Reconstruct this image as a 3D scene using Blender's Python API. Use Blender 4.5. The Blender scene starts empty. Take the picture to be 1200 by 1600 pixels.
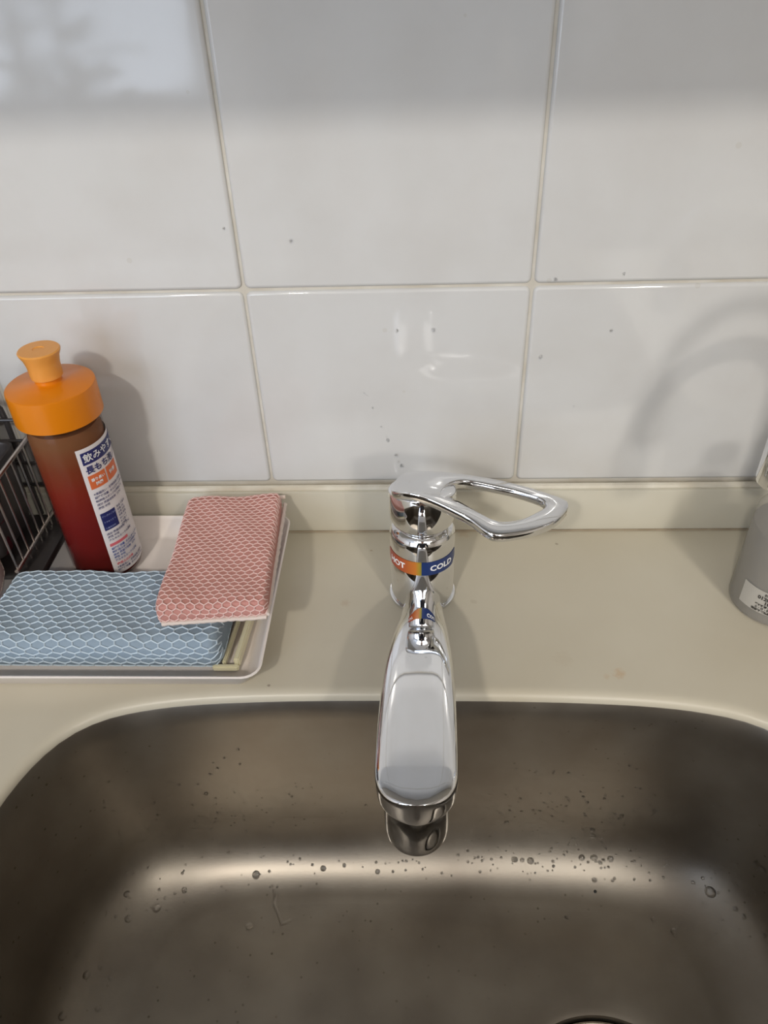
import bpy, bmesh, math, random
from mathutils import Vector, Matrix
from mathutils.bvhtree import BVHTree
random.seed(7)
S = bpy.context.scene
COL = S.collection
PI = math.pi

# ---------------------------------------------------------------- camera
F, PITCH, YAW, ROLL = 1200.0, .6631, -.0539, -.0395
CAM = Vector((.1195, -.5134, .4146))
_f = Vector((math.sin(YAW)*math.cos(PITCH), math.cos(YAW)*math.cos(PITCH), -math.sin(PITCH)))
_r = Vector((math.cos(YAW), -math.sin(YAW), 0))
_u = _r.cross(_f)
RR = _r*math.cos(ROLL) + _u*math.sin(ROLL)
UU = -_r*math.sin(ROLL) + _u*math.cos(ROLL)
cam = bpy.data.cameras.new('camera')
cam.sensor_fit = 'HORIZONTAL'; cam.sensor_width = 36; cam.lens = 36*F/1200
cam.clip_start = .01
co = bpy.data.objects.new('camera', cam); COL.objects.link(co)
m = Matrix((RR, UU, -_f)).transposed().to_4x4(); m.translation = CAM
co.matrix_world = m
S.camera = co

# ---------------------------------------------------------------- light and exposure
S.view_settings.view_transform = 'Standard'; S.view_settings.look = 'None'
S.view_settings.gamma = 1; S.view_settings.use_curve_mapping = False
S.view_settings.exposure = 0.0
S.cycles.caustics_reflective = False
W = bpy.data.worlds.new('sky'); S.world = W; W.use_nodes = True
W.node_tree.nodes['Background'].inputs[0].default_value = (.62, .75, 1, 1)
W.node_tree.nodes['Background'].inputs[1].default_value = 1.0
LAMP_W, LAMP2_W, SIDE_W, WIN_W, FILL_W = 16.5, 11.0, 14.0, 33.0, 16.5
def area(name, loc, target, sx, sy, power, color, shape='RECTANGLE'):
    l = bpy.data.lights.new(name, 'AREA'); l.shape = shape; l.size = sx
    if shape in ('RECTANGLE', 'ELLIPSE'): l.size_y = sy
    l.energy = power; l.color = color
    o = bpy.data.objects.new(name, l); COL.objects.link(o); o.location = loc
    o.rotation_euler = (Vector(target)-Vector(loc)).to_track_quat('-Z', 'Y').to_euler()
    return o
area('kitchen_lamp_light', (-.42, -1.78, 1.42), (-.42, -1.5, 0), .13, .13, LAMP_W, (1, .93, .83), 'DISK')
area('kitchen_lamp_light_right', (.95, -1.78, 1.42), (.95, -1.5, 0), .13, .13, LAMP2_W, (1, .93, .83), 'DISK')
area('room_lamp_light', (1.0, -2.45, 1.10), (.2, 0, .1), .30, .30, SIDE_W, (1, .95, .88), 'DISK')
area('window_daylight', (-1.35, -2.72, .62), (-1.3, 0, .5), 1.35, 1.5, WIN_W, (.75, .85, 1))
area('added_fill_light', (.2, -2.12, 1.47), (.2, -2.10, 0), 2.2, .9, FILL_W, (1, .96, .9))  # unseen fill added to lift the ambient light, not a real ceiling fitting

# ---------------------------------------------------------------- helpers
def ray(u, v): return RR*((u-600)/F) - UU*((v-800)/F) + _f
def at(u, v, axis, val):
    d = ray(u, v); return CAM + d*((val-CAM[axis])/d[axis])
def atz(u, v, z): return at(u, v, 2, z)

def mat(name, color, rough=.5, metal=0, coat=0, trans=0, noise=None, bump=None, spec=.5, ior=1.45, sss=0):
    m = bpy.data.materials.new(name); m.use_nodes = True
    nt = m.node_tree; b = nt.nodes['Principled BSDF']
    b.inputs['Base Color'].default_value = (*color, 1)
    b.inputs['Roughness'].default_value = rough; b.inputs['Metallic'].default_value = metal
    b.inputs['Coat Weight'].default_value = coat; b.inputs['Transmission Weight'].default_value = trans
    b.inputs['Specular IOR Level'].default_value = spec; b.inputs['IOR'].default_value = ior
    if sss:
        b.inputs['Subsurface Weight'].default_value = sss
        b.inputs['Subsurface Radius'].default_value = (.01, .006, .003)
    tc = nt.nodes.new('ShaderNodeTexCoord')
    if noise:                                   # (scale, dark factor colour)
        n = nt.nodes.new('ShaderNodeTexNoise'); n.inputs['Scale'].default_value = noise[0]
        n.inputs['Detail'].default_value = 5
        r = nt.nodes.new('ShaderNodeValToRGB')
        r.color_ramp.elements[0].position = .3; r.color_ramp.elements[1].position = .7
        r.color_ramp.elements[0].color = (*noise[1], 1); r.color_ramp.elements[1].color = (*color, 1)
        nt.links.new(tc.outputs['Object'], n.inputs['Vector'])
        nt.links.new(n.outputs['Fac'], r.inputs['Fac']); nt.links.new(r.outputs['Color'], b.inputs['Base Color'])
    if bump:                                    # (scale, strength, distance)
        n = nt.nodes.new('ShaderNodeTexNoise'); n.inputs['Scale'].default_value = bump[0]
        n.inputs['Detail'].default_value = 3
        k = nt.nodes.new('ShaderNodeBump'); k.inputs['Strength'].default_value = bump[1]
        k.inputs['Distance'].default_value = bump[2]
        nt.links.new(tc.outputs['Object'], n.inputs['Vector'])
        nt.links.new(n.outputs['Fac'], k.inputs['Height']); nt.links.new(k.outputs['Normal'], b.inputs['Normal'])
    return m

def obj(name, bm, m, parent=None, smooth=True, angle=None):
    me = bpy.data.meshes.new(name)
    bmesh.ops.recalc_face_normals(bm, faces=bm.faces)
    bm.to_mesh(me); bm.free()
    o = bpy.data.objects.new(name, me); COL.objects.link(o)
    if m: me.materials.append(m)
    if smooth:
        for p in me.polygons: p.use_smooth = True
        me.set_sharp_from_angle(angle=angle or math.radians(40))
    if parent is not None:
        o.parent = parent
        o.matrix_parent_inverse = Matrix.Translation(-parent.location) if parent.type == 'EMPTY' else Matrix.Identity(4)
    return o
def tag(o, label=None, cat=None, group=None, kind=None):
    if label: o['label'] = label
    if cat: o['category'] = cat
    if group: o['group'] = group
    if kind: o['kind'] = kind
    return o
def thing(name, label, cat, loc, group=None):
    o = bpy.data.objects.new(name, None); COL.objects.link(o); o.location = loc; o.empty_display_size = .02
    return tag(o, label, cat, group)

def add_box(bm, lo, hi, bev=0, seg=2):
    r = bmesh.ops.create_cube(bm, size=1)
    vs = r['verts']
    for v in vs: v.co = Vector([lo[i] + (v.co[i]+.5)*(hi[i]-lo[i]) for i in range(3)])
    if bev:
        es = list({e for v in vs for e in v.link_edges})
        bmesh.ops.bevel(bm, geom=es, offset=bev, segments=seg, profile=.5, affect='EDGES')
    return bm
def box(lo, hi, bev=0, seg=2): return add_box(bmesh.new(), lo, hi, bev, seg)
def add_rings(bm, rings, cap0=True, cap1=True, closed=True):
    vr = [[bm.verts.new(p) for p in r] for r in rings]
    n = len(rings[0])
    for a, b in zip(vr, vr[1:]):
        for i in range(n if closed else n-1):
            j = (i+1) % n
            bm.faces.new((a[i], a[j], b[j], b[i]))
    if cap0: bm.faces.new(vr[0][::-1])
    if cap1: bm.faces.new(vr[-1])
    return bm
def lathe(prof, cx, cy, n=48, bm=None, cap0=True, cap1=True):
    bm = bm or bmesh.new()
    return add_rings(bm, [[Vector((cx+r*math.cos(2*PI*i/n), cy+r*math.sin(2*PI*i/n), z)) for i in range(n)] for r, z in prof], cap0, cap1)
def add_tube(bm, pts, r, n=8, cap=True):
    pts = [Vector(p) for p in pts]; rings = []
    prev = None
    for i, p in enumerate(pts):
        a = pts[max(i-1, 0)]; b = pts[min(i+1, len(pts)-1)]
        t = (b-a).normalized()
        if prev is None:
            s = t.cross(Vector((0, 0, 1)))
            if s.length < .05: s = t.cross(Vector((0, 1, 0)))
        else: s = prev - t*prev.dot(t)
        s.normalize(); prev = s; w = t.cross(s)
        rad = r[i] if isinstance(r, (list, tuple)) else r
        rings.append([p + (s*math.cos(2*PI*k/n) + w*math.sin(2*PI*k/n))*rad for k in range(n)])
    return add_rings(bm, rings, cap, cap)
def catmull(P, n, closed=True):
    out = []; N = len(P); segs = N if closed else N-1
    for s in range(segs):
        if closed: p = [P[(s+k-1) % N] for k in range(4)]
        else: p = [P[max(0, min(N-1, s+k-1))] for k in range(4)]
        for i in range(n):
            t = i/n
            out.append(.5*((2*p[1]) + (p[2]-p[0])*t + (2*p[0]-5*p[1]+4*p[2]-p[3])*t*t + (3*p[1]-p[0]-3*p[2]+p[3])*t**3))
    if not closed: out.append(P[-1])
    return out
def resample(P, n):
    L = [0]
    for a, b in zip(P, P[1:]+P[:1]): L.append(L[-1]+(b-a).length)
    out = []; k = 0
    for i in range(n):
        d = L[-1]*i/n
        while L[k+1] < d: k += 1
        out.append(P[k].lerp(P[(k+1) % len(P)], (d-L[k])/max(1e-9, L[k+1]-L[k])))
    return out
def interp(tab, x):
    for (a, b) in zip(tab, tab[1:]):
        if x <= b[0]:
            t = max(0, (x-a[0])/(b[0]-a[0])); return [p+(q-p)*t for p, q in zip(a[1:], b[1:])]
    return list(tab[-1][1:])
def text_bm(s, size, bold=0.0, align='CENTER'):
    cu = bpy.data.curves.new('lettering', 'FONT'); cu.body = s; cu.size = size
    cu.align_x = align; cu.align_y = 'CENTER'; cu.offset = bold; cu.resolution_u = 2
    o = bpy.data.objects.new('lettering', cu); COL.objects.link(o)
    dg = bpy.context.evaluated_depsgraph_get(); dg.update()
    me = bpy.data.meshes.new_from_object(o.evaluated_get(dg))
    bm = bmesh.new(); bm.from_mesh(me)
    bpy.data.objects.remove(o); bpy.data.curves.remove(cu); bpy.data.meshes.remove(me)
    return bm
def wrap(bm, cx, cy, r, ang0, z0):
    # x runs along the circumference (to the right as seen from outside), y up
    if bm.edges:
        lng = [e for e in bm.edges if e.calc_length() > r*.25]
        if lng: bmesh.ops.subdivide_edges(bm, edges=lng, cuts=2)
    for v in bm.verts:
        a = ang0 + v.co.x/r; z = z0 + v.co.y
        v.co = Vector((cx+r*math.cos(a), cy+r*math.sin(a), z))
    return bm
def patch(cx, cy, r, a0, a1, z0, z1, n=24, top=None, thick=.0002):
    bm = bmesh.new(); g = []
    for i in range(n+1):
        a = a0+(a1-a0)*i/n; dz = top(i/n) if top else (z0, z1)
        g.append([Vector((cx+rr*math.cos(a), cy+rr*math.sin(a), z)) for rr, z in ((r, dz[0]), (r+thick, dz[0]), (r+thick, dz[1]), (r, dz[1]))])
    return add_rings(bm, g, True, True)

# ---------------------------------------------------------------- materials
def tile_material():
    m = mat('glazed_white_tile', (.74, .74, .73), .10, bump=(9, .05, .002))
    nt = m.node_tree; b = nt.nodes['Principled BSDF']; tc = nt.nodes['Texture Coordinate']
    g = nt.nodes.new('ShaderNodeNewGeometry')
    n = nt.nodes.new('ShaderNodeTexNoise'); n.inputs['Scale'].default_value = 14; n.inputs['Detail'].default_value = 6
    r = nt.nodes.new('ShaderNodeValToRGB'); r.color_ramp.elements[0].position = .35; r.color_ramp.elements[1].position = .6
    r.color_ramp.elements[0].color = (.56, .555, .545, 1); r.color_ramp.elements[1].color = (.59, .59, .585, 1)
    nt.links.new(g.outputs['Position'], n.inputs['Vector']); nt.links.new(n.outputs['Fac'], r.inputs['Fac'])
    # dried splash spots
    v = nt.nodes.new('ShaderNodeTexVoronoi'); v.inputs['Scale'].default_value = 22
    nt.links.new(g.outputs['Position'], v.inputs['Vector'])
    lt = nt.nodes.new('ShaderNodeMath'); lt.operation = 'LESS_THAN'; lt.inputs[1].default_value = .045
    nt.links.new(v.outputs['Distance'], lt.inputs[0])
    mx = nt.nodes.new('ShaderNodeMix'); mx.data_type = 'RGBA'
    ml = nt.nodes.new('ShaderNodeMath'); ml.operation = 'MULTIPLY'; ml.inputs[1].default_value = .25
    nt.links.new(lt.outputs[0], ml.inputs[0]); nt.links.new(ml.outputs[0], mx.inputs['Factor'])
    nt.links.new(r.outputs['Color'], mx.inputs['A']); mx.inputs['B'].default_value = (.45, .42, .36, 1)
    nt.links.new(mx.outputs['Result'], b.inputs['Base Color'])
    mr = nt.nodes.new('ShaderNodeMapRange'); mr.inputs['From Min'].default_value = .3; mr.inputs['From Max'].default_value = .7
    mr.inputs['To Min'].default_value = .045; mr.inputs['To Max'].default_value = .10
    n2 = nt.nodes.new('ShaderNodeTexNoise'); n2.inputs['Scale'].default_value = 25; n2.inputs['Detail'].default_value = 4
    nt.links.new(g.outputs['Position'], n2.inputs['Vector']); nt.links.new(n2.outputs['Fac'], mr.inputs['Value'])
    nt.links.new(mr.outputs[0], b.inputs['Roughness'])
    return m
M_tile = tile_material()
M_grout = mat('grout', (.60, .575, .52), .8, noise=(30, (.47, .43, .36)))
M_trim = mat('cream_upstand', (.60, .575, .49), .32, noise=(14, (.56, .53, .44)))
M_caulk = mat('caulk', (.70, .67, .58), .45, noise=(40, (.55, .5, .4)))
def counter_material():
    m = mat('cream_solid_surface', (.58, .54, .44), .33, noise=(9, (.54, .495, .395)), bump=(6, .05, .004))
    nt = m.node_tree; b = nt.nodes['Principled BSDF']; g = nt.nodes.new('ShaderNodeNewGeometry')
    src = b.inputs['Base Color'].links[0].from_socket
    nz = nt.nodes.new('ShaderNodeTexNoise'); nz.inputs['Scale'].default_value = 260
    nt.links.new(g.outputs['Position'], nz.inputs['Vector'])
    for (u, v_, rad, col, k) in ((968, 1053, .0045, (.50, .33, .18), .5), (948, 1057, .0025, (.5, .35, .2), .3), (540, 942, .004, (.45, .34, .24), .4),
                           (740, 940, .003, (.4, .33, .25), .3), (870, 850, .0015, (.2, .15, .1), .6), (420, 1071, .0012, (.15, .1, .08), .6), (700, 832, .004, (.45, .3, .15), .3), (725,833,.006,(.45,.3,.15),.3),
                           (880, 1030, .008, (.48, .42, .32), .25), (580, 860, .0015, (.3, .2, .1), .5)):
        p = atz(u, v_, 0)
        d = nt.nodes.new('ShaderNodeVectorMath'); d.operation = 'DISTANCE'; d.inputs[1].default_value = p
        nt.links.new(g.outputs['Position'], d.inputs[0])
        ad = nt.nodes.new('ShaderNodeMath'); ad.operation = 'MULTIPLY_ADD'; ad.inputs[1].default_value = rad*1.6
        nt.links.new(nz.outputs['Fac'], ad.inputs[0]); nt.links.new(d.outputs['Value'], ad.inputs[2])
        mr = nt.nodes.new('ShaderNodeMapRange'); mr.inputs['From Min'].default_value = rad*1.2; mr.inputs['From Max'].default_value = rad*1.9
        mr.inputs['To Min'].default_value = k; mr.inputs['To Max'].default_value = 0
        nt.links.new(ad.outputs[0], mr.inputs['Value'])
        mx = nt.nodes.new('ShaderNodeMix'); mx.data_type = 'RGBA'
        nt.links.new(mr.outputs[0], mx.inputs['Factor']); nt.links.new(src, mx.inputs['A']); mx.inputs['B'].default_value = (*col, 1)
        src = mx.outputs['Result']
    nt.links.new(src, b.inputs['Base Color'])
    return m
M_counter = counter_material()
def steel_material():
    m = mat('satin_stainless_steel', (.40, .37, .33), .30, 1)
    nt = m.node_tree; b = nt.nodes['Principled BSDF']; g = nt.nodes.new('ShaderNodeNewGeometry')
    n = nt.nodes.new('ShaderNodeTexNoise'); n.inputs['Scale'].default_value = 18; n.inputs['Detail'].default_value = 7
    nt.links.new(g.outputs['Position'], n.inputs['Vector'])
    r = nt.nodes.new('ShaderNodeMapRange'); r.inputs['From Min'].default_value = .3; r.inputs['From Max'].default_value = .7
    r.inputs['To Min'].default_value = .37; r.inputs['To Max'].default_value = .46
    nt.links.new(n.outputs['Fac'], r.inputs['Value']); nt.links.new(r.outputs[0], b.inputs['Roughness'])
    c = nt.nodes.new('ShaderNodeValToRGB'); c.color_ramp.elements[0].position = .3; c.color_ramp.elements[1].position = .7
    c.color_ramp.elements[0].color = (.27, .24, .205, 1); c.color_ramp.elements[1].color = (.35, .32, .275, 1)
    nt.links.new(n.outputs['Fac'], c.inputs['Fac']); nt.links.new(c.outputs['Color'], b.inputs['Base Color'])
    vo = nt.nodes.new('ShaderNodeTexVoronoi'); vo.inputs['Scale'].default_value = 110
    nt.links.new(g.outputs['Position'], vo.inputs['Vector'])
    lt = nt.nodes.new('ShaderNodeMapRange'); lt.inputs['From Min'].default_value = .05; lt.inputs['From Max'].default_value = .13
    lt.inputs['To Min'].default_value = .6; lt.inputs['To Max'].default_value = 0
    nt.links.new(vo.outputs['Distance'], lt.inputs['Value'])
    pt = nt.nodes.new('ShaderNodeTexNoise'); pt.inputs['Scale'].default_value = 9; nt.links.new(g.outputs['Position'], pt.inputs['Vector'])
    pr = nt.nodes.new('ShaderNodeMapRange'); pr.inputs['From Min'].default_value = .45; pr.inputs['From Max'].default_value = .6
    nt.links.new(pt.outputs['Fac'], pr.inputs['Value'])
    mu = nt.nodes.new('ShaderNodeMath'); mu.operation = 'MULTIPLY'; nt.links.new(lt.outputs[0], mu.inputs[0]); nt.links.new(pr.outputs[0], mu.inputs[1])
    mx = nt.nodes.new('ShaderNodeMix'); mx.data_type = 'RGBA'; nt.links.new(mu.outputs[0], mx.inputs['Factor'])
    nt.links.new(c.outputs['Color'], mx.inputs['A']); mx.inputs['B'].default_value = (.08, .065, .05, 1)
    nt.links.new(mx.outputs['Result'], b.inputs['Base Color'])
    f = nt.nodes.new('ShaderNodeTexNoise'); f.inputs['Scale'].default_value = 900
    mp = nt.nodes.new('ShaderNodeMapping'); mp.inputs['Scale'].default_value = (.3, 1, 1)
    nt.links.new(g.outputs['Position'], mp.inputs['Vector']); nt.links.new(mp.outputs[0], f.inputs['Vector'])
    k = nt.nodes.new('ShaderNodeBump'); k.inputs['Strength'].default_value = .06; k.inputs['Distance'].default_value = .0005
    nt.links.new(f.outputs['Fac'], k.inputs['Height']); nt.links.new(k.outputs['Normal'], b.inputs['Normal'])
    return m
M_steel = steel_material()
M_chrome = mat('polished_chrome', (.80, .81, .83), .035, 1)
M_chrome2 = mat('chrome_collar', (.42, .42, .42), .06, 1)
M_black = mat('black_rubber', (.02, .02, .02), .5)
M_white = mat('white_plastic_tray', (.86, .80, .76), .30, noise=(20, (.83, .765, .72)))
M_cream = mat('cream_plastic', (.72, .68, .48), .35)
M_cap = mat('orange_cap_plastic', (.69, .205, .005), .28)
M_noz = mat('light_orange_nozzle_plastic', (.74, .33, .07), .30, sss=.1)
M_wire = mat('stainless_wire', (.55, .50, .46), .30, 1)
M_dark = mat('dark_coated_metal', (.035, .03, .03), .35, noise=(30, (.02, .018, .018)))
M_pot = mat('dark_grey_pan_metal', (.10, .09, .09), .28, .6)
M_maroon = mat('maroon_plastic', (.12, .01, .02), .35)
M_label = mat('white_label_film', (.78, .74, .74), .35)
M_navy = mat('navy_ink', (.02, .025, .13), .4)
M_ink = mat('small_print_ink', (.10, .10, .20), .5)
M_orange_ink = mat('orange_ink', (.70, .16, .05), .4)
M_red_ink = mat('pink_red_ink', (.70, .15, .18), .4)
M_white_ink = mat('white_ink', (.85, .85, .85), .4)

def film(name, color, alpha, rough=.15, top=None, z0=0, z1=1, ramp=None):
    """thin see-through plastic: part lets light through tinted, part is coloured gloss"""
    m = bpy.data.materials.new(name); m.use_nodes = True; nt = m.node_tree; nt.nodes.clear()
    out = nt.nodes.new('ShaderNodeOutputMaterial'); mx = nt.nodes.new('ShaderNodeMixShader')
    t = nt.nodes.new('ShaderNodeBsdfTransparent'); b = nt.nodes.new('ShaderNodeBsdfPrincipled')
    t.inputs[0].default_value = (*color, 1); b.inputs['Base Color'].default_value = (*color, 1)
    b.inputs['Roughness'].default_value = rough; b.inputs['Specular IOR Level'].default_value = .5 if alpha < .5 else .12
    mx.inputs[0].default_value = alpha
    nt.links.new(t.outputs[0], mx.inputs[1]); nt.links.new(b.outputs[0], mx.inputs[2]); nt.links.new(mx.outputs[0], out.inputs[0])
    if ramp:
        g = nt.nodes.new('ShaderNodeNewGeometry'); s = nt.nodes.new('ShaderNodeSeparateXYZ')
        nt.links.new(g.outputs['Position'], s.inputs[0])
        n = nt.nodes.new('ShaderNodeTexNoise'); n.inputs['Scale'].default_value = 45; n.inputs['Detail'].default_value = 5
        nt.links.new(g.outputs['Position'], n.inputs['Vector'])
        a = nt.nodes.new('ShaderNodeMath'); a.operation = 'MULTIPLY_ADD'; a.inputs[1].default_value = .02
        nt.links.new(n.outputs['Fac'], a.inputs[0]); nt.links.new(s.outputs['Z'], a.inputs[2])
        mr = nt.nodes.new('ShaderNodeMapRange'); mr.inputs['From Min'].default_value = z0+.01; mr.inputs['From Max'].default_value = z1+.01
        nt.links.new(a.outputs[0], mr.inputs['Value'])
        r = nt.nodes.new('ShaderNodeValToRGB'); cr = r.color_ramp
        cr.elements[0].position = ramp[0][0]; cr.elements[0].color = (*ramp[0][1], 1)
        cr.elements[1].position = ramp[-1][0]; cr.elements[1].color = (*ramp[-1][1], 1)
        for p, c in ramp[1:-1]: cr.elements.new(p).color = (*c, 1)
        nt.links.new(mr.outputs[0], r.inputs['Fac'])
        nt.links.new(r.outputs['Color'], b.inputs['Base Color']); nt.links.new(r.outputs['Color'], t.inputs[0])
    return m
M_shell = film('clear_bottle_plastic', (.95, .93, .92), .12, .08)
M_shell.node_tree.nodes['Principled BSDF'].inputs['Base Color'].default_value = (.08, .06, .05, 1)
M_soap = film('red_dish_soap', (.6, .03, .02), .80, .15, z0=.0, z1=.13,
              ramp=((0, (.16, .008, .008)), (.45, (.22, .009, .008)), (.68, (.28, .024, .010)), (.85, (.26, .055, .02)), (1, (.28, .12, .05))))
M_clear = film('clear_frosted_plastic', (.86, .85, .83), .16, .10)
M_silver = mat('silver_grey_sleeve', (.30, .285, .26), .35, .30)
def water():
    m = bpy.data.materials.new('water'); m.use_nodes = True; b = m.node_tree.nodes['Principled BSDF']
    b.inputs['Base Color'].default_value = (1, 1, 1, 1); b.inputs['Roughness'].default_value = .02
    b.inputs['Transmission Weight'].default_value = 1; b.inputs['IOR'].default_value = 1.33
    return m
M_water = water()

# ---------------------------------------------------------------- room shell
CEIL, FLOOR, XL, XR, YB = 1.52, -.85, -2.3, 2.3, -2.75
M_paint = mat('warm_white_wallpaper', (.62, .59, .55), .8, bump=(200, .2, .001))
M_ceil = mat('white_ceiling_paint', (.70, .69, .67), .85, bump=(150, .2, .001))
M_floor = mat('brown_wood_floor', (.16, .085, .045), .4, noise=(5, (.11, .055, .03)))
def struct(name, bm, m, parent=None, smooth=False):
    o = obj(name, bm, m, parent, smooth)
    if parent is None: o['kind'] = 'structure'
    return o
wall = struct('wall_back', box((XL, .006, FLOOR), (XR, .12, CEIL)), M_paint)
struct('wall_left', box((XL-.1, YB-.1, FLOOR), (XL, .12, CEIL)), M_paint)
struct('wall_right', box((XR, YB-.1, FLOOR), (XR+.1, .12, CEIL)), M_paint)
struct('floor', box((XL-.1, YB-.1, FLOOR-.05), (XR+.1, .12, FLOOR)), M_floor)
struct('ceiling', box((XL-.1, YB-.1, CEIL), (XR+.1, .12, CEIL+.05)), M_ceil)
b = bmesh.new()
WX0, WX1, WZ0, WZ1 = -2.03, -.66, -.14, 1.38
for lo, hi in (((XL, YB-.1, FLOOR), (WX0, YB, CEIL)), ((WX1, YB-.1, FLOOR), (XR, YB, CEIL)),
               ((WX0, YB-.1, FLOOR), (WX1, YB, WZ0)), ((WX0, YB-.1, WZ1), (WX1, YB, CEIL))): add_box(b, lo, hi)
struct('wall_front', b, M_paint)
b = bmesh.new()
for lo, hi in (((WX0, YB-.04, WZ0), (WX0+.04, YB+.015, WZ1)), ((WX1-.04, YB-.04, WZ0), (WX1, YB+.015, WZ1)),
               ((WX0, YB-.04, WZ0), (WX1, YB+.015, WZ0+.04)), ((WX0, YB-.04, WZ1-.04), (WX1, YB+.015, WZ1)),
               ((-1.37, YB-.04, WZ0), (-1.32, YB+.015, WZ1))): add_box(b, lo, hi, .003, 1)
struct('window_1', b, mat('window_frame_aluminium', (.12, .11, .10), .4, .5))

# grout bed on the wall and the tiles set in it
gr = obj('grout_bed', box((-1.2, .0022, .038), (1.6, .007, 1.2)), M_grout, wall, False)
def tile_mesh(w, h):
    bm = bmesh.new(); n = 6; rings = []
    b_ = .0022
    def rr(inset, y, rad):
        pts = []
        for cx, cz, a0 in ((w-rad, h-rad, 0), (rad, h-rad, PI/2), (rad, rad, PI), (w-rad, rad, 1.5*PI)):
            for k in range(4):
                a = a0+PI/2*k/3
                pts.append(Vector((cx+(rad-inset)*math.cos(a), y, cz+(rad-inset)*math.sin(a))))
        return pts
    return add_rings(bm, [rr(0, .004, .004), rr(0, .0018, .004), rr(.0007, .0007, .004), rr(.0022, 0, .004), rr(.0027, 0, .004), rr(.0034, 0, .0045)], True, True)
J = .0021
def tile(x, z, w, h, me=[{}]):
    k = (round(w, 4), round(h, 4))
    if k not in me[0]:
        o = obj('tile', tile_mesh(w, h), M_tile, wall); me[0][k] = o.data
    else:
        o = bpy.data.objects.new('tile', me[0][k]); COL.objects.link(o); o.parent = wall
    o.location = (x, random.uniform(-.0002, .0002), z)
    o.rotation_euler = (random.uniform(-.0012, .0012), 0, random.uniform(-.0012, .0012))
ZT, ZJ = .0434, .2095
for i in range(-6, 8):
    tile(i*.2+J/2, ZT+.002, .2-J, ZJ-ZT-.002-J/2)
    for j in range(4): tile(i*.2+J/2, ZJ+J/2+j*.2, .2-J, .2-J)

# upstand and the caulk line above it
struct('trim_1', box((-1.2, -.010, .0005), (1.6, .006, .0412), .0010, 2), M_trim, smooth=True)
struct('trim_2', add_tube(bmesh.new(), [(-1.2, -.0045, .0420), (1.6, -.0045, .0420)], .0030, 8), M_caulk, smooth=True)
b = bmesh.new(); add_tube(b, [(-1.2, -.0104, .0004), (1.6, -.0104, .0004)], .0011, 6)
struct('trim_3', b, mat('aged_caulk', (.40, .34, .25), .7, noise=(25, (.22, .17, .11))), smooth=True)

# ---------------------------------------------------------------- worktop with the sink opening
CX, CYS = .122, -.39
half = [(0, -.1872), (.05, -.1874), (.10, -.1884), (.15, -.1912), (.185, -.1962), (.212, -.2045), (.232, -.2195), (.246, -.244), (.2545, -.278),
        (.2585, -.325), (.2595, -.39), (.2585, -.46), (.252, -.525), (.232, -.568), (.20, -.588), (.14, -.597), (.06, -.600), (0, -.600)]
outl = [Vector((CX+x, y, 0)) for x, y in half] + [Vector((CX-x, y, 0)) for x, y in half[-2:0:-1]]
OUT = resample(catmull(outl, 8), 160)
cc = Vector((CX, CYS, 0))
def nrm(i):
    t = (OUT[(i+1) % 160]-OUT[i-1]).normalized(); return Vector((-t.y, t.x, 0))
NN = [nrm(i) for i in range(160)]
if (OUT[0]+NN[0]-cc).length < (OUT[0]-cc).length: NN = [-n for n in NN]
OUT = [p+n*.0042 for p, n in zip(OUT, NN)]
b = bmesh.new()
rings = []
for off, z in ((.0060, -.030), (.0045, -.0090), (.0012, -.0075), (.0001, -.0062), (.0002, -.0050), (.0010, -.0030), (.0022, -.0016), (.0040, -.0006), (.0062, -.0001), (.0085, 0), (.013, 0)):
    rings.append([p+n*off+Vector((0, 0, z)) for p, n in zip(OUT, NN)])
BX0, BX1, BY0, BY1 = -1.2, 1.6, -.66, -.0095
outer = []
for p in OUT:
    d = p-cc; t = 1e9
    if d.x > 1e-6: t = min(t, (BX1-cc.x)/d.x)
    if d.x < -1e-6: t = min(t, (BX0-cc.x)/d.x)
    if d.y > 1e-6: t = min(t, (BY1-cc.y)/d.y)
    if d.y < -1e-6: t = min(t, (BY0-cc.y)/d.y)
    outer.append(cc+d*t)
rings.append(outer); rings.append([p+Vector((0, 0, -.030)) for p in outer]); rings.append(rings[0])
add_rings(b, rings, False, False)
bmesh.ops.remove_doubles(b, verts=b.verts, dist=1e-6)
worktop = tag(obj('worktop', b, M_counter), 'cream solid worktop around the sink, running along the tiled wall', 'worktop')
# base cabinet under the worktop (below and behind what the lens shows)
kc = thing('base_cabinet', 'pale base cabinet carrying the cream worktop and the sink', 'cabinet', (CX, -.35, FLOOR))
M_cab = mat('cabinet_front_laminate', (.45, .40, .33), .45)
b = bmesh.new()
for lo, hi in (((-1.2, -.62, -.80), (-1.18, -.02, -.0305)), ((1.58, -.62, -.80), (1.6, -.02, -.0305)), ((-1.18, -.62, -.80), (1.58, -.02, -.78)), ((-1.18, -.03, -.78), (1.58, -.02, -.0305)), ((-1.18, -.58, -.85), (1.58, -.56, -.80))): add_box(b, lo, hi)
obj('body', b, M_cab, kc, False)
for i in range(4): obj('door', box((-1.195+i*.697, -.642, -.79), (-1.195+i*.697+.69, -.622, -.035), .002, 1), M_cab, kc)
# wall cabinet above
uc = thing('wall_cabinet', 'white wall cabinet hung above the sink', 'cabinet', (.2, -.18, .534))
M_ucab = mat('cabinet_white_laminate', (.55, .54, .52), .35)
obj('body', box((-1.0, -.333, .534), (1.4, -.001, 1.30), .001, 1), M_ucab, uc)
for i in range(4): obj('door', box((-1.0+i*.6, -.352, .534), (-1.0+i*.6+.597, -.334, 1.30), .001, 1), M_ucab, uc)
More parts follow.
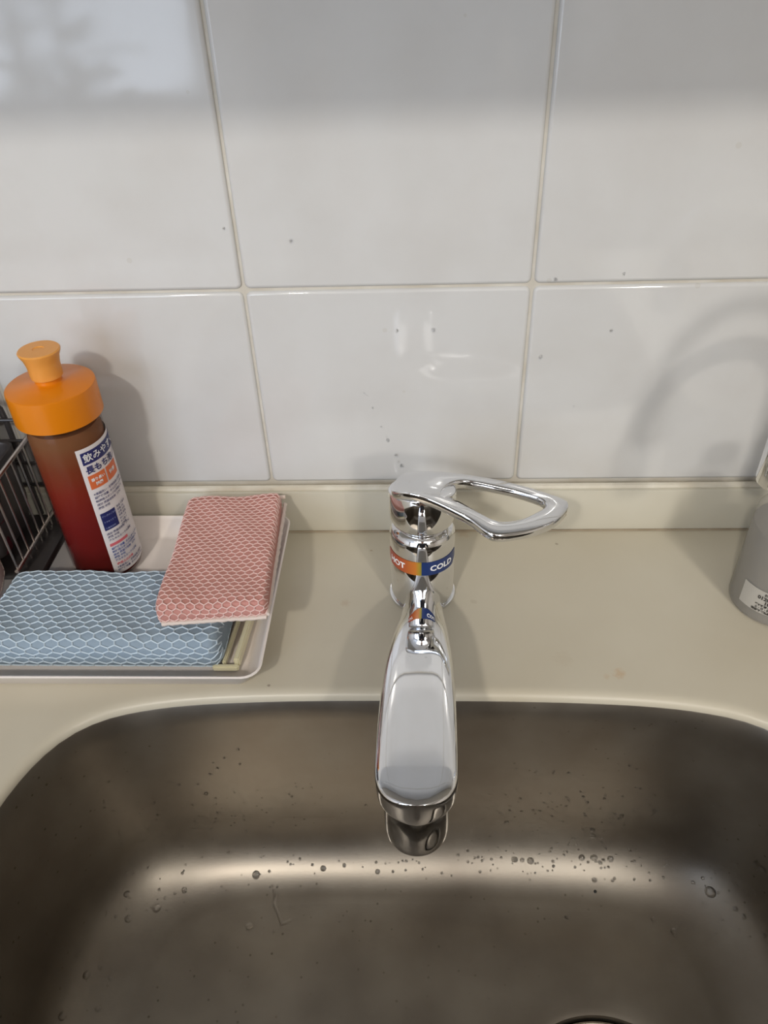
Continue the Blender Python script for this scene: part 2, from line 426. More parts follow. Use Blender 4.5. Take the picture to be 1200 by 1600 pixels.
# lamps that the lights sit in
for nm, lab, x, y, z, r in (('ceiling_lamp', 'small round ceiling lamp over the kitchen, left of the sink', -.42, -1.78, 1.42, .08), ('ceiling_lamp', 'small round ceiling lamp over the kitchen, right of the sink', .95, -1.78, 1.42, .08)):
    t = thing(nm, lab, 'lamp', (x, y, CEIL))
    obj('housing', lathe([(r*.5, CEIL-.001), (r*.55, CEIL-.03), (r, z+.03), (r, z+.004), (r*.97, z+.004), (r*.9, z+.02)], x, y, 32), M_ucab, t)

# ---------------------------------------------------------------- sink
sink = thing('sink', 'large satin stainless steel sink set into the cream worktop', 'sink', (CX, CYS, -.19))
SB = [0, 0]
prof = [(1.0, -.0300, .004), (1.0, -.034, .002), (.997, -.06, 0), (.985, -.11, 0), (.972, -.148, 0)]
rings = []
def ringat(sc, z, inset=0, rnd=0):
    out = []
    for p, n in zip(OUT, NN):
        q = cc + (p-cc)*sc + n*inset
        out.append(Vector((q.x, q.y, z)))
    return out
for sc, z, i in ((1, -.0095, .0040), (1, -.0110, .0030), (.999, -.030, .0020), (.994, -.07, 0), (.983, -.11, 0), (.975, -.135, 0)): rings.append(ringat(sc, z, i))
for k in range(1, 13):
    a = PI/2*k/12
    rings.append(ringat(.975-.215*(1-math.cos(a)), -.135-.053*math.sin(a)))
rings.append(ringat(.755, -.1883))
# blend to the drain opening
DC = Vector((.2400, -.3735, 0)); DR = .066
def dring(r, z): return [Vector((DC.x+r*math.cos(math.atan2((p-cc).y, (p-cc).x)), DC.y+r*math.sin(math.atan2((p-cc).y, (p-cc).x)), z)) for p in OUT]
last = rings[-1]; d0 = dring(DR+.006, -.190)
for k in (1, 2, 3): rings.append([a.lerp(c, k/4) for a, c in zip(last, d0)])
rings += [d0, dring(DR+.002, -.1910), dring(DR, -.195), dring(DR, -.30)]
b = bmesh.new(); add_rings(b, rings, False, True)
basin = obj('basin', b, M_steel, sink)
bvh_bm = bmesh.new(); bvh_bm.from_mesh(basin.data); BVH = BVHTree.FromBMesh(bvh_bm)
strn = thing('drain_cover', 'round steel drain cover sitting in the sink floor', 'drain', (DC.x, DC.y, -.2))
obj('rim', lathe([(DR-.006, -.197), (DR-.0015, -.197), (DR-.0010, -.1935), (DR-.0022, -.1930), (DR-.0045, -.1940), (DR-.0060, -.197)], DC.x, DC.y, 96, cap0=False, cap1=False), M_steel, strn)
obj('lid', lathe([(DR-.011, -.199), (DR-.0105, -.1930), (DR-.013, -.1915), (.03, -.1925), (.001, -.1925)], DC.x, DC.y, 96), M_steel, strn)

# ---------------------------------------------------------------- faucet
FX, FY, FR = .1235, -.0835, .0237
fau = thing('faucet', 'chrome single-lever mixer tap with loop handle between the tiled wall and the sink', 'faucet', (FX, FY, 0))
obj('base_ring', lathe([(FR+.0012, .0002), (FR+.0014, .0012), (FR+.0012, .0028), (FR-.001, .0032)], FX, FY, 64), M_chrome, fau)
obj('lower_body', lathe([(FR-.001, .002), (FR-.0002, .0035), (FR, .0045), (FR, .0385), (FR-.0004, .0392), (FR-.002, .0396)], FX, FY, 96), M_chrome, fau)
obj('sleeve', lathe([(FR-.001, .0396), (FR+.0001, .0402), (FR+.0002, .041), (FR+.0002, .060), (FR-.0003, .064), (FR-.0018, .0675), (FR-.0045, .0700), (FR-.007, .0710)], FX, FY, 96), M_chrome, fau)
cap_r = []
for r, z, k in ((FR-.0060, .0705, 0), (FR-.0034, .0718, 0), (FR-.0014, .0742, 0), (FR-.0002, .078, 0), (FR, .082, 0), (FR, .0925, 1), (FR-.0006, .0935, 1), (FR-.002, .0940, 1)):
    cap_r.append([Vector((FX+r*math.cos(2*PI*i/96), FY+r*math.sin(2*PI*i/96), z+k*.0115*(.5-.5*math.sin(2*PI*i/96)))) for i in range(96)])
obj('lever_cap', add_rings(bmesh.new(), cap_r), M_chrome, fau)
# temperature band
zb0, zb1 = at(660, 899, 1, FY-FR).z, at(660, 879, 1, FY-FR).z
def band(name, a0, a1, m, pt):
    def top(t):
        k = t if pt == 'end' else 1-t
        e = max(0, (k-.86)/.14)
        return (zb0+.0045*e*1.1, zb1)
    return obj(name, patch(FX, FY, FR+.0003, a0, a1, zb0, zb1, 30, top), m, lowb)
lowb = [o for o in fau.children if o.name.startswith('sleeve')][0]
def hot_material():
    m = mat('red_to_orange_band', (.6, .1, .02), .3); nt = m.node_tree; b_ = nt.nodes['Principled BSDF']
    g = nt.nodes.new('ShaderNodeNewGeometry'); s = nt.nodes.new('ShaderNodeSeparateXYZ'); r = nt.nodes.new('ShaderNodeValToRGB')
    mr = nt.nodes.new('ShaderNodeMapRange'); mr.inputs['From Min'].default_value = FX-FR; mr.inputs['From Max'].default_value = FX
    nt.links.new(g.outputs['Position'], s.inputs[0]); nt.links.new(s.outputs['X'], mr.inputs['Value']); nt.links.new(mr.outputs[0], r.inputs['Fac'])
    cr = r.color_ramp; cr.elements[0].position = 0; cr.elements[0].color = (.30, .04, .025, 1); cr.elements[1].position = 1; cr.elements[1].color = (.12, .14, .04, 1)
    cr.elements.new(.45).color = (.42, .09, .025, 1); cr.elements.new(.78).color = (.52, .17, .025, 1); cr.elements.new(.9).color = (.35, .25, .03, 1)
    nt.links.new(r.outputs['Color'], b_.inputs['Base Color']); return m
A0 = -PI/2
tag(band('hot_band', A0-1.35, A0-.03, hot_material(), 'start'), 'orange-red band reading HOT')
tag(band('cold_band', A0-.03, A0+1.28, mat('blue_band', (.012, .032, .13), .3), 'end'), 'blue band reading COLD')
zc = (zb0+zb1)/2-.0002
t = text_bm('HOT', .0070, .00022); wrap(t, FX, FY, FR+.00062, A0-.86, zc); obj('hot_lettering', t, M_white_ink, lowb, False)
t = text_bm('COLD', .0070, .00022); wrap(t, FX, FY, FR+.00062, A0+.62, zc); obj('cold_lettering', t, M_white_ink, lowb, False)

# spout: swept section, (y, centre x, top z, bottom z, half width, exponent)
sp = [(-.100, .1235, .0210, .0040, .0120, 2.0), (-.116, .1235, .0285, .0070, .0132, 2.0), (-.130, .1232, .0355, .0110, .0145, 2.1), (-.146, .1228, .0425, .0155, .0158, 2.3),
      (-.160, .1221, .0485, .0205, .0172, 2.7), (-.174, .1214, .0528, .0255, .0183, 3.3), (-.191, .1206, .0567, .0310, .0196, 3.8), (-.209, .1200, .0595, .0360, .0208, 4.2),
      (-.250, .1190, .0645, .0445, .0217, 4.4), (-.276, .1186, .0675, .0495, .0214, 4.5), (-.284, .1185, .0685, .0510, .0211, 4.5)]
TY, TX, TR = -.284, .1185, .0210
def section(y, x, zt, zb, hw, n, N=48):
    hw *= 1.035
    c = (zt+zb)/2; h = (zt-zb)/2; out = []
    for k in range(N):
        a = 2*PI*k/N; ca, sa = math.cos(a), math.sin(a)
        out.append(Vector((x+hw*math.copysign(abs(ca)**(2/n), ca), y, c+h*math.copysign(abs(sa)**(2/n), sa))))
    return out
secs = []
for a, c in zip(sp, sp[1:]):
    steps = 6
    for k in range(steps): secs.append([p+(q-p)*k/steps for p, q in zip(a, c)])
secs.append(list(sp[-1]))
# smooth the table
for _ in range(14):
    secs = [secs[0]]+[[(a+2*c+e)/4 for a, c, e in zip(secs[i-1], secs[i], secs[i+1])] for i in range(1, len(secs)-1)]+[secs[-1]]
for k in range(1, 13):
    a = PI/2*k/12.3
    secs.append([TY-.001-TR*math.sin(a), TX, .0685+.0022*math.sin(a)-.0007*math.sin(a)**4, .0510+.0004*math.sin(a), TR*math.cos(a)**.8, 4.5])
b = bmesh.new(); add_rings(b, [section(*s) for s in secs], True, True)
spout = obj('spout', b, M_chrome, fau, angle=math.radians(55))
obj('spout_collar', lathe([(TR-.0010, .0600), (TR-.0006, .0530), (TR-.0012, .0495), (TR-.0020, .0476), (TR-.0035, .0470)], TX, TY-.0005, 72), M_chrome2, fau)
obj('aerator', lathe([(.0170, .0472), (.0175, .0460), (.0178, .0210), (.0173, .0145), (.0165, .0120), (.0152, .0116), (.0146, .0126), (.0140, .016)], TX, TY-.0005, 72), M_chrome2, fau)

# lever plate with its loop: outer and inner closed curves (pixel of the photograph + height above the worktop)
LO = [(638, 737, .1000), (623, 743, .1015), (613, 756, .1035), (613.5, 766, .1080), (640, 770, .1110), (672, 780, .1085), (705, 795, .1045), (735, 811, .1005), (757, 828, .0975), (775, 836, .0960),
      (805, 834, .0950), (838, 827, .0940), (866, 815, .0930), (882, 801, .0920), (889, 789, .0915), (883, 780, .0915), (855, 770, .0925), (820, 759, .0940), (780, 749, .0955), (740, 742, .0970), (700, 737, .0985), (668, 735, .0995)]
LI = [(690, 770, .1030), (693, 760, .1020), (706, 753, .1010), (724, 750, .0995), (745, 753, .0985), (775, 759, .0975), (805, 766, .0960), (835, 775, .0950), (856, 784, .0940), (852, 791, .0942),
      (838, 799, .0950), (818, 808, .0958), (795, 813, .0965), (775, 812, .0970), (758, 804, .0985), (738, 793, .1000), (715, 781, .1015), (699, 775, .1025)]
lo = resample(catmull([atz(*p) for p in LO], 6), 120); li = resample(catmull([atz(*p) for p in LI], 6), 120)
# pair each outer point with the inner curve by angle about the loop's own axis
ctr = sum(li, Vector())/len(li)
def nearest(p):
    best = min(range(120), key=lambda i: abs(((li[i]-ctr).to_2d()).angle_signed((p-ctr).to_2d(), 0)))
    return li[best]
lo0 = min(range(120), key=lambda i: (lo[i]-lo[0]).length)
# choose inner start with the smallest angle to the outer start, then march monotonically
def ang(p): return math.atan2((p-ctr).y*1.9, (p-ctr).x)
ia = sorted([(ang(p), p) for p in li], key=lambda t: t[0])
def inner_at(a):
    n = len(ia)
    for i in range(n):
        a0, p0 = ia[i]; a1, p1 = ia[(i+1) % n]
        if i == n-1: a1 += 2*PI
        aa = a if a >= ia[0][0] else a+2*PI
        if a0 <= aa <= a1: return p0.lerp(p1, (aa-a0)/max(1e-9, a1-a0))
    return ia[0][1]
inn = [inner_at(ang(p)) for p in lo]
for _ in range(8): inn = [(inn[i-1]+inn[i]*2+inn[(i+1) % 120])/4 for i in range(120)]
TH = .0072
rings = []
for o_, i_ in zip(lo, inn):
    d = i_-o_; L = d.length; u = d.normalized(); Z = Vector((0, 0, 1)); th = TH
    r_ = min(.0022, L*.3)
    sec = []
    for (s, h) in ((0, -.0020), (.0002, -.0010), (.0007, -.0003), (.0014, .0)):           # outer rounded top edge
        sec.append(o_+u*s+Z*h)
    sec.append(o_+u*(L*.5)+Z*.0003)
    sec.append(o_+u*(L-.0016)+Z*.0)
    for (s, h) in ((-.0006, -.0008), (.0, -.0022), (.0003, -th+.001), (-.0006, -th+.0002), (-.0018, -th)): sec.append(i_+u*s+Z*h)
    sec.append(o_+u*(L*.5)-Z*(th+.0002))
    sec.append(o_+u*(r_*1.0)-Z*th); sec.append(o_+u*(r_*.4)-Z*(th-.0006)); sec.append(o_-Z*(th-.0018))
    rings.append(sec)
rings.append(rings[0])
b = bmesh.new(); add_rings(b, rings, False, False); bmesh.ops.remove_doubles(b, verts=b.verts, dist=1e-6)
lever = obj('lever_handle', b, M_chrome, fau, angle=math.radians(50))

# ---------------------------------------------------------------- tray
M3 = lambda x, y, z: Vector((x, y, z))
def rrect(x0, x1, y0, y1, r, z, n=6):
    out = []
    for cx, cy, a0 in ((x1-r, y1-r, 0), (x0+r, y1-r, PI/2), (x0+r, y0+r, PI), (x1-r, y0+r, 1.5*PI)):
        for k in range(n): a = a0+PI/2*k/(n-1); out.append(M3(cx+r*math.cos(a), cy+r*math.sin(a), z))
    return out
TX0, TX1, TY0, TY1, THT = -.235, .0150, -.1860, -.0125, .0195
b = bmesh.new()
R_ = []
for ins, z in ((.0125, .0004), (.0105, .0014), (.001, THT-.001), (.0, THT), (-.0004, THT+.0008), (.0008, THT+.0013), (.0022, THT+.0006), (.0032, THT-.002), (.0125, .0044), (.0155, .0030)):
    R_.append(rrect(TX0+ins, TX1-ins, TY0+ins, TY1-ins*.7, .009 if ins > .002 else .012, z))
add_rings(b, R_, True, True)
tag(obj('sponge_tray', b, M_white), 'white shallow plastic tray with flared rim holding the sponges and soap', 'tray')
# cream clip between the blue sponge and the tray's right side
rk = thing('sponge_rack', 'small cream plastic rack lying in the tray under the sponges', 'rack', (-.03, -.12, .003))
p0 = atz(348, 1034, .010); p1 = atz(372, 1030, .010); 
def slab(pts, z0, z1, bev=.0008):
    b = bmesh.new(); lo_ = [b.verts.new((p[0], p[1], z0)) for p in pts]; hi_ = [b.verts.new((p[0], p[1], z1)) for p in pts]
    n = len(pts); b.faces.new(lo_[::-1]); b.faces.new(hi_)
    for i in range(n): b.faces.new((lo_[i], lo_[(i+1) % n], hi_[(i+1) % n], hi_[i]))
    bmesh.ops.bevel(b, geom=list(b.edges), offset=bev, segments=2, affect='EDGES'); return b
obj('bar', slab([(-.0075, -.163), (-.0035, -.163), (.0005, -.100), (-.0035, -.100)], .0045, .0125), M_cream, rk)
obj('bar', slab([(-.0160, -.1625), (-.0135, -.1625), (-.0095, -.100), (-.0120, -.100)], .0045, .0095), M_cream, rk)
obj('cross_bar', slab([(-.022, -.1665), (-.0040, -.1665), (-.0036, -.1632), (-.022, -.1632)], .0040, .0085), M_cream, rk)

# ---------------------------------------------------------------- sponges in honeycomb nets
def sponge(name, label, loc, L, D, H, rot, m_body, m_net, px, pr, rw, wob=.0012, sag=0, seed=1):
    rnd = random.Random(seed)
    root = thing(name, label, 'sponge', loc, None)
    r = min(H, D)*.30
    # perimeter of the cross-section (v across, z up)
    per = []
    for cx, cz, a0 in ((D/2-r, H-r, 0), (-D/2+r, H-r, PI/2), (-D/2+r, r, PI), (D/2-r, r, 1.5*PI)):
        for k in range(9): a = a0+PI/2*k/8; per.append(Vector((cx+r*math.cos(a), cz+r*math.sin(a))))
    Ls = [0]
    for a, c in zip(per, per[1:]+per[:1]): Ls.append(Ls[-1]+(c-a).length)
    P = Ls[-1]
    def cs(s):
        s = s % P
        for i in range(len(per)):
            if s <= Ls[i+1]: return per[i].lerp(per[(i+1) % len(per)], (s-Ls[i])/max(1e-9, Ls[i+1]-Ls[i]))
        return per[0]
    ph = [rnd.uniform(0, 6) for _ in range(6)]
    def surf(x, s, off=0):
        xx = max(-1, min(1, x/(L/2)))
        c = cs(s); e = max(0, (abs(xx)*L/2-(L/2-r*.8))/(r*.8))
        k = math.sqrt(max(0, 1-min(1, e)**2))
        sv = 1-(1-k)*r*1.1/(D/2); sz = 1-(1-k)*.55
        v = c.x*sv; z = (c.y-H/2)*sz
        w = wob*(math.sin(x*70+ph[0])*math.sin(v*60+ph[1]) + .5*math.sin(x*150+ph[2]+v*90))
        nrm_ = Vector((c.x/(D/2), (c.y-H/2)/(H/2)));
        n2 = Vector((nrm_.x**5, nrm_.y**3))
        if n2.length > 1e-6: n2.normalize()
        top = 1 if c.y > H*.5 else 0
        p = Vector((x, v+n2.x*off, H/2+z+n2.y*off+(w*top)))
        p.z += sag*(xx*xx)
        return p
    R3 = Matrix.Rotation(rot[2], 3, 'Z') @ Matrix.Rotation(rot[0], 3, 'X') @ Matrix.Rotation(rot[1], 3, 'Y')
    loc = Vector(loc)
    def wp(x, s, off=0): return loc + R3 @ surf(x, s, off)
    # body
    NX, NS = 44, 56; rings = []
    for i in range(NX+1):
        t = i/NX; x = -L/2*math.cos(PI*t) if False else L/2*math.sin(PI/2*(2*t-1))
        rings.append([wp(x, P*j/NS) for j in range(NS)])
    b = bmesh.new(); add_rings(b, rings, True, True)
    obj('foam', b, m_body, root)
    # net
    b = bmesh.new(); ns = max(4, round(P/pr)); ns += ns % 2; dr = P/ns; i0 = int(L/px)+1
    def node(ix, iy, kind):  # brick lattice stretched hexagon
        x = (ix + (.5 if iy % 2 else 0))*px - L/2
        return x, iy*dr
    def edge(a, c):
        if abs(a[0]) > L/2+px*.1 and abs(c[0]) > L/2+px*.1: return
        xa, xc = max(-L/2, min(L/2, a[0])), max(-L/2, min(L/2, c[0]))
        if abs(xa-xc)+abs(a[1]-c[1]) < 1e-6: return
        pts = [wp(xa+(xc-xa)*k/2, a[1]+(c[1]-a[1])*k/2, rw*.5) for k in range(3)]
        add_tube(b, pts, rw, 4, False)
    for iy in range(ns):
        for ix in range(-1, i0+1):
            x, s = node(ix, iy, 0)
            lft = (x-px*.5, s+dr*.18); mid = (x, s-dr*.18+0)
            # hexagon-like: zig-zag along x plus short links
            A = (x-px*.5, s+dr*.22); B = (x, s-dr*.22+dr*0); Cc = (x+px*.5, s+dr*.22)
            edge(A, B); edge(B, Cc); edge(A, (A[0], s+dr*.78))
    net = obj('net', b, m_net, root, True); net['kind'] = 'stuff'
    return root, wp, P
def foam(name, c, d): return mat(name, c, .9, noise=(60, d), bump=(400, .3, .001))
M_foamB = foam('blue_grey_foam', (.26, .33, .40), (.24, .31, .38)); M_netB = mat('pale_blue_net', (.50, .60, .68), .7)
M_foamP = foam('salmon_foam', (.56, .27, .235), (.51, .24, .205)); M_netP = mat('pale_pink_net', (.72, .50, .46), .7)
M_netW = mat('white_net', (.70, .60, .54), .8)
bl, wpB, PB = sponge('net_sponge', 'pale blue net-covered sponge lying flat along the front of the tray', (-.0990, -.1290, .0046), .168, .073, .030, (.03, 0, -.005), M_foamB, M_netB, .0098, .0050, .00060, seed=3)
pk, wpP, PP = sponge('net_sponge', 'pink net-covered sponge resting across the blue sponge and the tray rim', (-.0210, -.0925, .0395), .074, .134, .017, (-.07, -.02, .07), M_foamP, M_netP, .0060, .0040, .00050, seed=5)
# hem of the pink sponge's net: welted seams on the front, right and back edges
b = bmesh.new()
def seam(fn, rad, n=40, jag=.0002):
    rnd = random.Random(4); pts = []
    for i in range(n+1):
        p = fn(i/n); pts.append(p+Vector((rnd.uniform(-jag, jag), rnd.uniform(-jag, jag), rnd.uniform(-jag, jag)*.6)))
    add_tube(b, pts, [rad*(1+.12*math.sin(i*1.7)) for i in range(n+1)], 7)
LZ = Matrix.Rotation(.07, 3, 'Z') @ Matrix.Rotation(-.07, 3, 'X') @ Matrix.Rotation(-.02, 3, 'Y')
def pl(x, y, z): return Vector((-.0210, -.0925, .0395)) + LZ @ Vector((x, y, z))
seam(lambda t: pl(-.034+.070*t, -.0665, .0022), .0017)
seam(lambda t: pl(.0365+.0025*t, -.066+.133*t, .0040), .0016, 60)
seam(lambda t: pl(.040-.078*t, .0685, .010), .0015)
b2 = b
h = obj('net_hem', b2, M_netW, pk); tag(h, 'whitish frayed hem of the net')
# a corner of a third sponge at the left
s3, _, _ = sponge('net_sponge', 'pinkish white net-covered sponge at the tray\'s left end, behind the blue sponge', (-.2240, -.116, .0250), .075, .040, .022, (.0, .0, .3), foam('pinkish_foam', (.60, .45, .42), (.5, .36, .34)), M_netW, .006, .0046, .0004, seed=8)

# ---------------------------------------------------------------- dish soap bottle
BX, BY, BR = -.1310, -.0520, .0268
Z0 = .0045
bot = thing('soap_bottle', 'clear bottle of red dish soap with orange cap standing in the tray', 'bottle', (BX, BY, Z0))
obj('shell', lathe([(BR-.004, Z0), (BR-.001, Z0+.0012), (BR, Z0+.004), (BR, .130), (BR-.0003, .138), (BR-.002, .142), (BR-.004, .1428)], BX, BY, 64), M_shell, bot)
obj('liquid', lathe([(BR-.005, Z0+.001), (BR-.002, Z0+.0025), (BR-.0012, Z0+.005), (BR-.0012, .132), (BR-.003, .137)], BX, BY, 64), M_soap, bot)
CR = .0300
cap = obj('cap', lathe([(CR-.0015, .1430), (CR, .1440), (CR, .1650), (CR-.0003, .1667), (CR-.0012, .1674), (.0105, .1690), (.0090, .1700), (.0085, .1735), (.0085, .176)], BX, BY, 72), M_cap, bot)
obj('nozzle', lathe([(.0095, .1730), (.0105, .1735), (.0107, .1760), (.0109, .1820), (.0120, .1875), (.0137, .1910), (.0139, .1922), (.0132, .1930), (.004, .1932), (.0035, .1926)], BX, BY, 48), M_noz, bot)
# labels: right side label with its print, and the front label's edge at the left
LR = BR+.0002
a_l = math.atan2(at(152, 780, 1, BY-.020).y-BY, at(152, 780, 1, BY-.020).x-BX)
a_l = -1.03
lab = obj('label', patch(BX, BY, LR, a_l, a_l+2.35, .011, .1265, 40), M_label, bot)
tag(lab, 'white back label with small blue print')
fl = obj('front_label', patch(BX, BY, LR, a_l-3.2, a_l-1.95, .03, .088, 24), M_label, bot)
def ipatch(name, c0, c1, z0, z1, m, k=.0004):
    return obj(name, patch(BX, BY, LR+k, a_l+c0/LR, a_l+c1/LR, z0, z1, 20, thick=.00008), m, lab)
def ltext(s, size, x, z, m, bold=.0001, r=.00075, align='LEFT', cond=1.0):
    t = text_bm(s, size, bold, align)
    for v in t.verts: v.co.x *= cond
    wrap(t, BX, BY, LR+r, a_l+x/LR, z); return obj('lettering', t, m, lab, False)
ipatch('title_block', .0025, .044, .1135, .1235, M_navy)
ltext('飲みやすくて便利', .0072, .0035, .1183, M_white_ink)
ltext('長もち泡／食器用', .0066, .0028, .1085, M_navy, .0002)
ipatch('orange_block', .0028, .0165, .0925, .1042, M_orange_ink); ipatch('orange_block', .0178, .0310, .0925, .1042, M_orange_ink)
ltext('香り長い', .0028, .0045, .1000, M_white_ink); ltext('除菌', .0030, .0070, .0960, M_white_ink)
ltext('除菌', .0036, .0200, .0985, M_white_ink)
lines = ['※食器洗い・調理用具の洗浄に', '標準使用量  水1Lに対し0.75mL', '料理用スポンジの除菌にも', '成分 界面活性剤（37%）', '液性 中性', 'アルキルエーテル硫酸']
for i in range(5): ltext(lines[i % 6], .0023, .0030, .0880-.0032*i, M_ink, .00005)
ipatch('navy_block', .0028, .0150, .0540, .0700, M_navy)
for i, s in enumerate(('使い方のご注意', 'うすめて使う', '食器用洗剤')): ltext(s, .0017, .0036, .0670-.0055*i, mat('pale_blue_ink', (.25, .28, .5), .5), .00003)
for i in range(7): ltext(('用途 食器用', '容量 190', '注意 子供', '保管 高温', '目に入る', '水で洗う', '使用量')[i], .0021, .0165, .0690-.0028*i, M_ink, .00003)
for i in range(3): ltext(lines[(i+3) % 6], .0023, .0030, .0505-.0030*i, M_ink, .00005)
ipatch('red_block', .0028, .0190, .0385, .0410, M_red_ink)
for i in range(5): ltext(lines[(i+1) % 6], .0023, .0030, .0360-.0029*i, mat('blue_ink', (.08, .12, .35), .5), .00006)
ltext('使用上の注意', .0026, .0035, .0205, M_red_ink, .0001)
for i in range(2): ltext(lines[i], .0022, .0030, .0175-.0028*i, M_ink, .00005)
fx = text_bm('除菌', .016, .0004); wrap(fx, BX, BY, LR+.0004, a_l-2.35, .055); obj('front_lettering', fx, M_red_ink, fl, False)

# ---------------------------------------------------------------- dish rack with its drip pan and contents
rack = thing('dish_rack', 'stainless wire dish rack with black drip tray at the left of the soap bottle', 'dish rack', (-.26, -.055, .0215))
RX1, RYB, RYF, RX0 = -.1775, -.024, -.100, -.42
pan = box((RX0-.01, RYF+.006, .0225), (-.1635, RYB+.003, .0300), .002, 2)
obj('drip_pan', pan, M_dark, rack)
ptop = at(35, 683, 1, RYB).z
zl, zt = .0370, ptop
def wire(name, pts, r=.0014, m=M_wire, par=rack): return obj(name, add_tube(bmesh.new(), pts, r, 8), m, par)
def loop(z): return [(RX1, RYF, z), (RX1, RYB-.004, z), (RX1-.004, RYB, z), (RX0, RYB, z)]
wire('rim_bar', [(RX1-.004, RYF, zt), (RX1, RYF+.004, zt), (RX1, RYB-.001, zt)], .0018)
wire('bottom_bar', [(RX1, RYF, zl), (RX1, RYB, zl)], .0016)
for i, z in enumerate((.122, .1035, .083, .0625)): wire('back_wire', [(RX1, RYB, z), (RX0, RYB, z)], .0013, M_dark)
for i in range(8):
    y = RYB - .0105*i
    wire('upright_wire', [(RX1, y, .0302), (RX1-.0004, y, zt)], .0009)
b = bmesh.new(); hz = .1405
wire('back_hoop', [(-.28, RYB+.003, .1385), (-.205, RYB+.003, .1385), (-.197, RYB+.003, .1365), (-.192, RYB+.003, .130), (-.191, RYB+.003, .118), (-.191, RYB+.002, .031)], .0022, M_dark)
for x in (-.21, -.25, -.29, -.33): wire('floor_wire', [(x, RYF, zl), (x, RYB, zl)], .0012)
pot = thing('roasting_tin', 'dark grey roasting tin standing inside the dish rack', 'pan', (-.30, -.062, .0388))
b = bmesh.new()
add_rings(b, [rrect(-.40+i, -.1865-i, -.094+i, -.030-i, .008, z) for i, z in ((.006, .0388), (.004, .0400), (.001, .060), (0, .104), (-.0012, .1045), (-.0012, .1062), (.0008, .1062), (.0015, .104), (.005, .044))], True, True)
obj('body', b, M_pot, pot)
pn = thing('frying_pan', 'black frying pan standing upright behind the dish rack against the tiles', 'pan', (-.318, -.016, .004))
def discring(r, x, n=48, cz=.160): return [Vector((x+r*math.cos(2*PI*k/n), -.050+(x*0), cz+r*math.sin(2*PI*k/n))) for k in range(n)]
b = bmesh.new()
add_rings(b, [[Vector((-.318+r*math.cos(2*PI*k/56), y, .117+r*math.sin(2*PI*k/56))) for k in range(56)] for r, y in ((.085, -.0115), (.090, -.0118), (.112, -.0195), (.113, -.0203), (.1115, -.0203), (.088, -.0135))], True, True)
obj('body', b, M_dark, pn)
obj('handle', add_tube(bmesh.new(), [(-.375, -.0165, .212), (-.40, -.030, .25), (-.44, -.040, .32)], [.006, .009, .008], 12), M_dark, pn)
cup = thing('cup', 'maroon cup lying behind the wires of the dish rack', 'cup', (-.2030, -.083, .0384))
obj('wall', lathe([(.012, .0384), (.0135, .040), (.0155, .066), (.0162, .0672), (.0145, .067), (.0125, .042), (.001, .041)], -.2030, -.078, 32), M_maroon, cup)

# ---------------------------------------------------------------- pump bottle at the right, and the gooseneck tap beside it
PX, PY, PR_ = .3850, -.0930, .0312
pb = thing('clear_bottle', 'clear round bottle with silver grey sleeve at the right, under the chrome spout end', 'bottle', (PX, PY, 0))
obj('shell', lathe([(PR_-.003, .0003), (PR_-.0005, .0010), (PR_, .0035), (PR_, .073), (PR_-.0012, .080), (PR_-.006, .089), (PR_-.013, .095), (PR_-.018, .0985), (.0125, .101), (.0122, .108)], PX, PY, 72), M_clear, pb)
obj('sleeve', lathe([(PR_-.004, .0010), (PR_-.0012, .0018), (PR_-.0008, .004), (PR_-.0008, .070), (PR_-.0015, .0712), (PR_-.004, .0716)], PX, PY, 72), M_silver, pb)
obj('cap', lathe([(.0128, .1010), (.0135, .1015), (.0135, .1130), (.0128, .1140), (.001, .1142)], PX, PY, 40), mat('white_cap', (.6, .6, .58), .4), pb)
pa = math.atan2(-1.0, -.30)
plab = obj('label', patch(PX, PY, PR_+.0001, pa-.98, pa+.30, .0105, .0300, 24, top=lambda t: (.0105+.0008*max(0, (t-.93)/.07), .0300-.0012*max(0, (t-.93)/.07))), mat('pale_grey_label', (.50, .48, .44), .45), pb)
def ptext(s, size, x, z, bold=.0001):
    t = text_bm(s, size, bold, 'RIGHT'); wrap(t, PX, PY, PR_+.0005, pa+x/PR_, z); obj('lettering', t, mat('dark_ink', (.05, .045, .04), .5), plab, False)
ptext('お客様センター', .0026, .0040, .0275); ptext('0120-88-66', .0042, .0015, .0240, .0002); ptext('1072-99', .0042, .0012, .0203, .0002)
ptext('受付時間 9:00〜17:00', .0021, .0010, .0172); ptext('土・日・祝日を除く', .0021, .0008, .0148); ptext('東京都 製造販売', .0022, -.0040, .0122, .00015)

gn = thing('gooseneck_tap', 'slim chrome gooseneck tap whose spout end hangs over the clear bottle', 'faucet', (.412, -.080, 0))
GX, GY, GZ = .3375, -.1300, .1345
obj('base', lathe([(.017, .0002), (.0175, .002), (.0172, .012), (.014, .018), (.010, .020)], .412, -.080, 48), M_chrome, gn)
pts = [Vector((.412, -.080, z)) for z in (.015, .06, .10, .145, .175)]
c0 = Vector((.412, -.080, .180)); c1 = Vector((GX, GY, .180)); mid = (c0+c1)/2; hd = (c0-c1)/2
for k in range(1, 20):
    a = PI*k/20; pts.append(mid+hd*math.cos(a)+Vector((0, 0, .052*math.sin(a))))
pts.append(Vector((GX, GY, .176)))
obj('neck', add_tube(bmesh.new(), pts, .0072, 20), M_chrome, gn)
obj('spout_end', lathe([(.0070, .180), (.0110, .176), (.0126, .170), (.0128, GZ+.004), (.0122, GZ+.0012), (.0105, GZ), (.008, GZ+.001), (.007, GZ+.006)], GX, GY, 40), M_chrome, gn)

